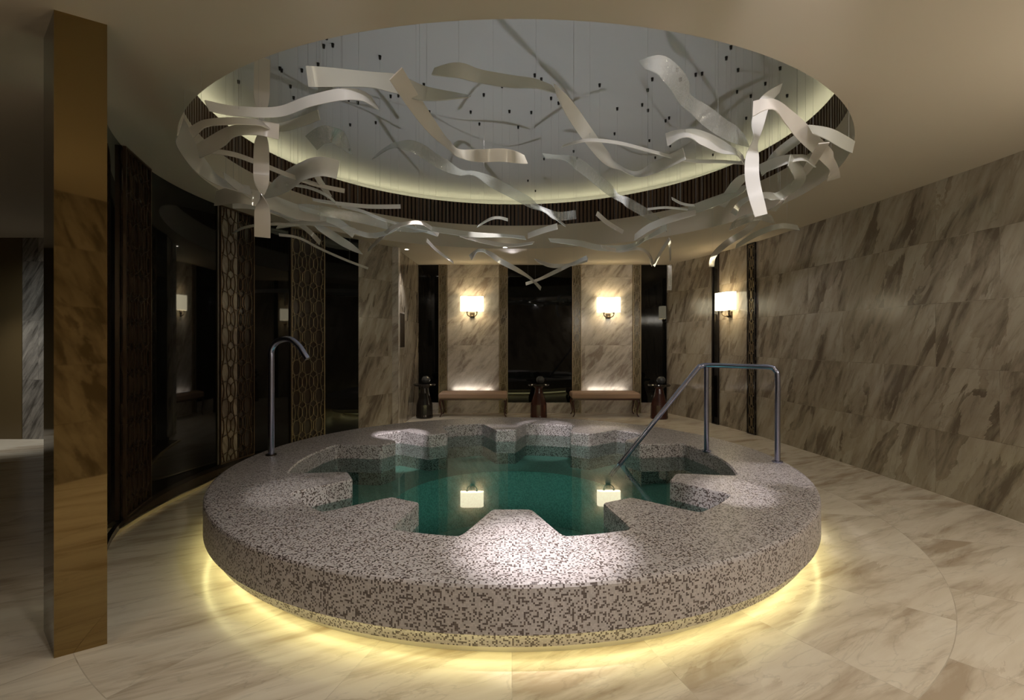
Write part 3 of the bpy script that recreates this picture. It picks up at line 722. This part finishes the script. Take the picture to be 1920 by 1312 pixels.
RB = [
 # mat, width, control points (px, py, height or distance, roll), label, mode
 (Wm, .092, [(492,108,3.2,80),(491,160,3.2,95),(489,205,3.2,40),(488,232,3.2,10),(490,270,3.2,-60),(490,325,3.2,-90),(490,362,3.2,-165),(492,400,3.2,-260),(492,445,3.2,-275)], 'long vertical twisted ribbon with a squared lower end, in front of the left clump', 'd'),
 (Wd, .062, [(388,198,2.75,50),(440,208,2.78,55),(520,210,2.8,60),(580,190,2.82,60),(640,177,2.84,70),(680,180,2.86,55),(706,198,2.86,20)], 'pale ribbon arching to the right across the long vertical one', 'z'),
 (So, .10, [(576,143,2.92,90),(640,146,2.92,60),(700,150,2.92,50),(745,158,2.9,70),(800,176,2.88,45),(880,181,2.86,5)], 'pinkish thin ribbon with a wide left end high at the left of the dome', 'z'),
 (Wm, .088, [(742,138,2.84,80),(775,190,2.84,85),(810,238,2.82,60),(840,270,2.8,30),(862,288,2.8,35),(900,292,2.8,75),(945,291,2.8,85),(986,299,2.8,35)], 'long pale ribbon dropping steeply then flattening out near the dome centre', 'z'),
 (So, .085, [(812,134,2.95,20),(860,132,2.95,60),(900,143,2.95,50),(960,153,2.92,45),(1005,157,2.9,30),(1040,168,2.9,20)], 'faint thin ribbon lying high at the top centre of the dome', 'z'),
 (Wd, .082, [(1042,170,2.85,20),(1065,200,2.85,55),(1100,250,2.82,90),(1135,295,2.8,70),(1160,312,2.8,20),(1192,326,2.78,25),(1235,311,2.76,80),(1283,288,2.76,80)], 'broad white ribbon hooked like a tick right of the dome centre', 'z'),
 (Wd, .030, [(1055,274,2.78,20),(1100,263,2.78,30),(1160,268,2.78,35),(1230,286,2.78,35),(1290,301,2.78,40),(1355,303,2.78,40),(1408,307,2.78,30)], 'slender bright white ribbon running right behind the hooked one', 'z'),
 (Cl, .10, [(1202,120,2.9,15),(1240,124,2.9,60),(1272,155,2.9,80),(1290,190,2.88,40),(1320,214,2.86,70),(1355,240,2.84,95),(1400,264,2.84,30)], 'clear wavy glass ribbon sloping down to the vertical white one at the right', 'z'),
 (Wd, .085, [(1464,164,3.3,25),(1435,190,3.3,60),(1422,225,3.3,70),(1417,262,3.3,20),(1410,300,3.3,75),(1412,345,3.3,90),(1427,404,3.3,60)], 'upright white ribbon curving over at its top in the right clump', 'd'),
 (Wm, .09, [(1412,204,2.82,60),(1448,196,2.82,30),(1480,222,2.82,50),(1515,258,2.8,90),(1548,290,2.78,80),(1560,310,2.77,30),(1563,336,2.76,85)], 'warm white ribbon falling at the far right with a flared lower tip', 'z'),
 (Wd, .082, [(1250,262,2.8,80),(1285,250,2.8,30),(1320,260,2.8,75),(1352,275,2.8,70),(1380,285,2.8,20),(1396,303,2.8,20)], 'short white ribbon ending behind the upright one from the left', 'z'),
 (Wd, .075, [(1425,318,2.76,85),(1455,305,2.76,75),(1485,297,2.76,40),(1508,296,2.76,25),(1525,306,2.76,20)], 'bright white ribbon fanning right from behind the upright one', 'z'),
 (Wd, .080, [(1403,326,2.74,30),(1385,340,2.74,60),(1368,362,2.74,85),(1352,386,2.74,85)], 'short white ribbon slanting down left of the upright one', 'z'),
 (Wd, .055, [(1375,401,2.72,85),(1388,382,2.72,60),(1412,369,2.72,35),(1440,366,2.72,70),(1468,371,2.72,30)], 'small curled white ribbon at the foot of the upright one', 'z'),
 (Wm, .060, [(1545,268,2.74,60),(1518,310,2.74,70),(1490,345,2.74,40),(1465,378,2.74,25),(1448,395,2.74,60)], 'warm ribbon trailing down left from the far right tip', 'z'),
 (So, .075, [(1520,242,2.80,30),(1555,252,2.79,60),(1585,268,2.78,70),(1600,276,2.78,60)], 'thin ribbon against the slatted ring at the right edge', 'z'),
 (So, .070, [(1430,322,2.84,30),(1455,292,2.84,70),(1485,268,2.84,80),(1512,250,2.84,30)], 'thin ribbon rising right behind the bright fanned one', 'z'),
 (Cl, .085, [(1020,292,2.8,20),(1058,297,2.8,20),(1090,312,2.8,80),(1130,345,2.78,95),(1160,370,2.76,30),(1178,380,2.75,70),(1205,396,2.74,90),(1232,412,2.74,40),(1248,428,2.74,20)], 'clear sparkling ribbon sloping down right below the hooked one', 'z'),
 (Cl, .085, [(704,292,2.84,10),(740,272,2.84,20),(780,277,2.82,70),(820,302,2.80,85),(862,322,2.78,30),(890,326,2.78,20),(935,348,2.76,80),(985,375,2.75,85),(1015,391,2.74,20),(1045,405,2.73,70),(1080,402,2.73,90)], 'long clear to white ribbon crossing the dome centre to a squared right end', 'z'),
 (Wd, .028, [(995,384,2.74,40),(1025,398,2.74,40),(1060,423,2.74,40)], 'thin white tail crossing below the squared end at the centre', 'z'),
 (Cl, .11, [(584,268,2.84,90),(603,254,2.84,70),(625,252,2.84,130),(640,262,2.84,70),(656,276,2.84,30)], 'short crumpled clear ribbon left of the dome centre', 'z'),
 (Wm, .055, [(358,250,2.72,70),(385,232,2.72,40),(430,227,2.72,40),(480,229,2.73,30),(500,236,2.74,20)], 'olive tinted ribbon arching at the far left of the opening', 'z'),
 (Wm, .085, [(372,284,2.72,60),(405,266,2.72,80),(440,246,2.72,40),(480,240,2.72,60),(523,247,2.72,90)], 'ribbon with a squared right end crossing behind the long vertical one', 'z'),
 (So, .055, [(480,240,2.8,30),(530,238,2.8,60),(565,228,2.8,75),(598,215,2.8,70)], 'small pale green ribbon pointing right below the arching one', 'z'),
 (Wd, .13, [(497,362,2.70,25),(530,345,2.70,70),(565,322,2.71,60),(600,312,2.72,90),(634,318,2.72,100)], 'broad pale ribbon with a folded wide right end in the left clump', 'z'),
 (Wm, .035, [(395,283,2.72,60),(440,290,2.71,60),(490,308,2.70,60),(545,330,2.69,60),(600,348,2.68,60),(646,358,2.67,80)], 'long straight narrow ribbon through the left clump', 'z'),
 (Wm, .045, [(590,325,2.70,50),(603,345,2.70,70),(618,370,2.70,80)], 'short ribbon slanting down right in the left clump', 'z'),
 (Wd, .026, [(535,345,2.68,40),(580,352,2.68,50),(615,368,2.67,50),(636,388,2.66,30)], 'thin white curved ribbon under the straight narrow one', 'z'),
 (Wd, .036, [(586,374,2.66,30),(630,381,2.66,50),(690,387,2.66,70),(751,387,2.66,90)], 'narrow ribbon pointing right along the slatted ring', 'z'),
 (Wd, .060, [(436,384,2.66,85),(470,386,2.66,60),(510,395,2.66,40),(560,408,2.65,60)], 'pale ribbon at the left below the opening', 'z'),
 (Wm, .030, [(438,436,2.55,20),(460,426,2.55,40),(505,420,2.55,50),(560,422,2.55,30)], 'thin arched ribbon crossing the foot of the vertical one', 'z'),
 (Wm, .11, [(338,238,2.74,30),(350,272,2.74,80),(378,312,2.73,70),(418,342,2.72,30),(470,358,2.71,40)], 'wide ribbon hugging the left edge of the opening', 'z'),
 (Wm, .13, [(404,372,2.72,60),(450,366,2.70,90),(510,380,2.68,70),(560,398,2.66,80),(612,408,2.64,30)], 'wide shadowed ribbon low in the left clump', 'z'),
 (Wm, .032, [(523,440,2.55,50),(560,446,2.55,40),(600,466,2.54,50),(650,488,2.52,60),(690,503,2.50,80)], 'slender ribbon sagging right in front of the lattice screens', 'z'),
 (Wd, .085, [(590,424,2.62,20),(615,436,2.60,70),(645,455,2.58,80),(676,472,2.56,20)], 'leaf shaped white ribbon over the black glass at the left', 'z'),
 (Wd, .075, [(600,405,2.64,70),(635,418,2.63,80),(664,440,2.62,85)], 'short bright ribbon above the leaf shaped one', 'z'),
 (Wd, .060, [(650,428,2.62,30),(690,441,2.61,60),(722,437,2.60,40),(750,425,2.60,20)], 'upturned ribbon above the dark marble corner at the left', 'z'),
 (Cl, .090, [(560,388,2.66,30),(610,396,2.66,80),(680,410,2.65,90),(740,424,2.64,80),(800,432,2.63,20)], 'broad clear ribbon lying along the lower left edge of the opening', 'z'),
 (Wm, .040, [(690,470,2.6,30),(710,450,2.6,60),(740,425,2.6,60),(790,418,2.62,50),(822,440,2.62,70)], 'bent ribbon peaking over the marble corner at the left', 'z'),
 (Wd, .030, [(640,386,2.70,60),(680,396,2.70,50),(720,412,2.68,60),(780,428,2.66,60),(820,441,2.65,80)], 'narrow pale ribbon slanting along the rim of the recess', 'z'),
 (Wm, .040, [(800,450,2.55,50),(820,470,2.54,50),(850,492,2.52,40)], 'short ribbon dropping toward the left marble panel', 'z'),
 (Wd, .030, [(896,424,2.68,20),(918,411,2.68,50),(935,408,2.68,50),(952,412,2.68,70)], 'small arched ribbon against the slatted ring at the centre', 'z'),
 (So, .060, [(780,425,2.62,40),(830,432,2.62,60),(890,440,2.62,60),(950,442,2.62,30),(985,446,2.62,40)], 'faint level ribbon under the centre of the opening', 'z'),
 (Wm, .060, [(990,442,2.64,70),(1015,433,2.64,80),(1045,424,2.64,80)], 'short tinted ribbon tilted up right below the slatted ring', 'z'),
 (Wd, .070, [(882,483,2.52,70),(897,470,2.52,20),(915,474,2.52,40),(940,490,2.52,80),(970,506,2.5,60),(995,522,2.48,30),(1014,541,2.47,60)], 'white ribbon hanging lowest at the centre, sloping right to its tip', 'z'),
 (Wd, .055, [(986,532,2.48,80),(1010,524,2.48,50),(1040,510,2.49,80),(1072,495,2.5,40),(1100,483,2.52,70)], 'white ribbon crossing the tip of the lowest one toward the right', 'z'),
 (Wm, .065, [(1005,488,2.54,20),(1035,498,2.54,60),(1070,496,2.54,40),(1102,486,2.55,60)], 'ribbon sagging above the middle black panel', 'z'),
 (Wm, .045, [(1119,400,2.70,70),(1140,418,2.69,70),(1168,435,2.68,80)], 'short ribbon slanting down right under the clear sparkling one', 'z'),
 (So, .070, [(1030,450,2.6,30),(1080,455,2.6,60),(1130,465,2.6,80),(1180,462,2.6,50),(1215,445,2.6,30),(1250,425,2.62,60)], 'long faint ribbon swinging up right below the opening', 'z'),
 (Wm, .045, [(1128,462,2.58,50),(1160,470,2.57,70),(1195,466,2.56,40),(1216,476,2.55,40),(1224,497,2.54,60)], 'ribbon curling down over the right end of the back wall', 'z'),
 (Wm, .040, [(1226,498,2.54,70),(1238,474,2.56,60),(1255,448,2.58,50)], 'short ribbon slanting up beside the curled end at the right', 'z'),
 (Wd, .035, [(1254,448,2.60,70),(1256,465,2.58,40),(1257,488,2.56,20)], 'tiny hanging ribbon at the right end of the back wall', 'z'),
 (Cl, .070, [(1255,497,8.4,80),(1256,520,8.4,85),(1255,544,8.4,80)], 'small clear upright ribbon piece over the right marble corner', 'd'),
 (Wd, .026, [(1260,372,2.76,40),(1280,382,2.76,50),(1306,385,2.75,40),(1335,380,2.75,30)], 'thin curved white ribbon against the slatted ring at the right', 'z'),
 (Wd, .024, [(1214,392,2.74,50),(1250,389,2.74,50),(1290,393,2.74,40)], 'thin level ribbon right of the clear sparkling one', 'z'),
 (So, .09, [(1290,396,2.72,60),(1320,385,2.72,80),(1355,372,2.72,60),(1400,352,2.72,30)], 'shadowed ribbon overlapping the right part of the slatted ring', 'z'),
 (Wm, .07, [(1190,445,2.62,50),(1220,425,2.64,80),(1260,410,2.66,70),(1305,398,2.68,40)], 'broad tinted strip standing in for a shadow below the thin level ribbon at the right', 'z'),  # strip modelled where only a brown shadow falls
 (Wm, .075, [(1430,398,2.66,40),(1400,432,2.64,60),(1360,458,2.62,70),(1338,480,2.6,60),(1334,500,2.59,80)], 'soft grey ribbon bending down toward the right marble wall', 'z'),
 (So, .06, [(1380,462,2.6,40),(1420,438,2.62,70),(1462,424,2.64,60),(1497,427,2.66,50)], 'faint ribbon near the top of the right marble wall', 'z'),
 (Cl, .08, [(1370,425,2.66,40),(1395,412,2.66,80),(1425,405,2.68,90),(1450,412,2.68,40)], 'small clear ribbon under the upright white one', 'z'),
 (Wm, .06, [(420,330,2.72,40),(450,352,2.71,70),(490,378,2.70,60),(540,408,2.68,60),(575,430,2.66,50),(600,455,2.64,60)], 'brown shaded ribbon running steeply down the left clump', 'z'),
 (Wd, .05, [(520,425,2.62,40),(570,418,2.62,70),(620,420,2.62,60),(668,432,2.62,40)], 'level white ribbon over the second glass panel', 'z'),
 (So, .08, [(1480,300,2.72,40),(1500,335,2.72,80),(1470,362,2.72,60),(1440,372,2.72,30)], 'faint broad ribbon behind the right clump', 'z'),
 (Wm, .05, [(860,440,2.6,40),(905,452,2.6,60),(955,460,2.6,50),(1000,455,2.6,30)], 'soft thin ribbon above the small centre downlight', 'z'),
]
for mt, W, cps, label, mode in RB: ribbon(mt, W, cps, label, mode)
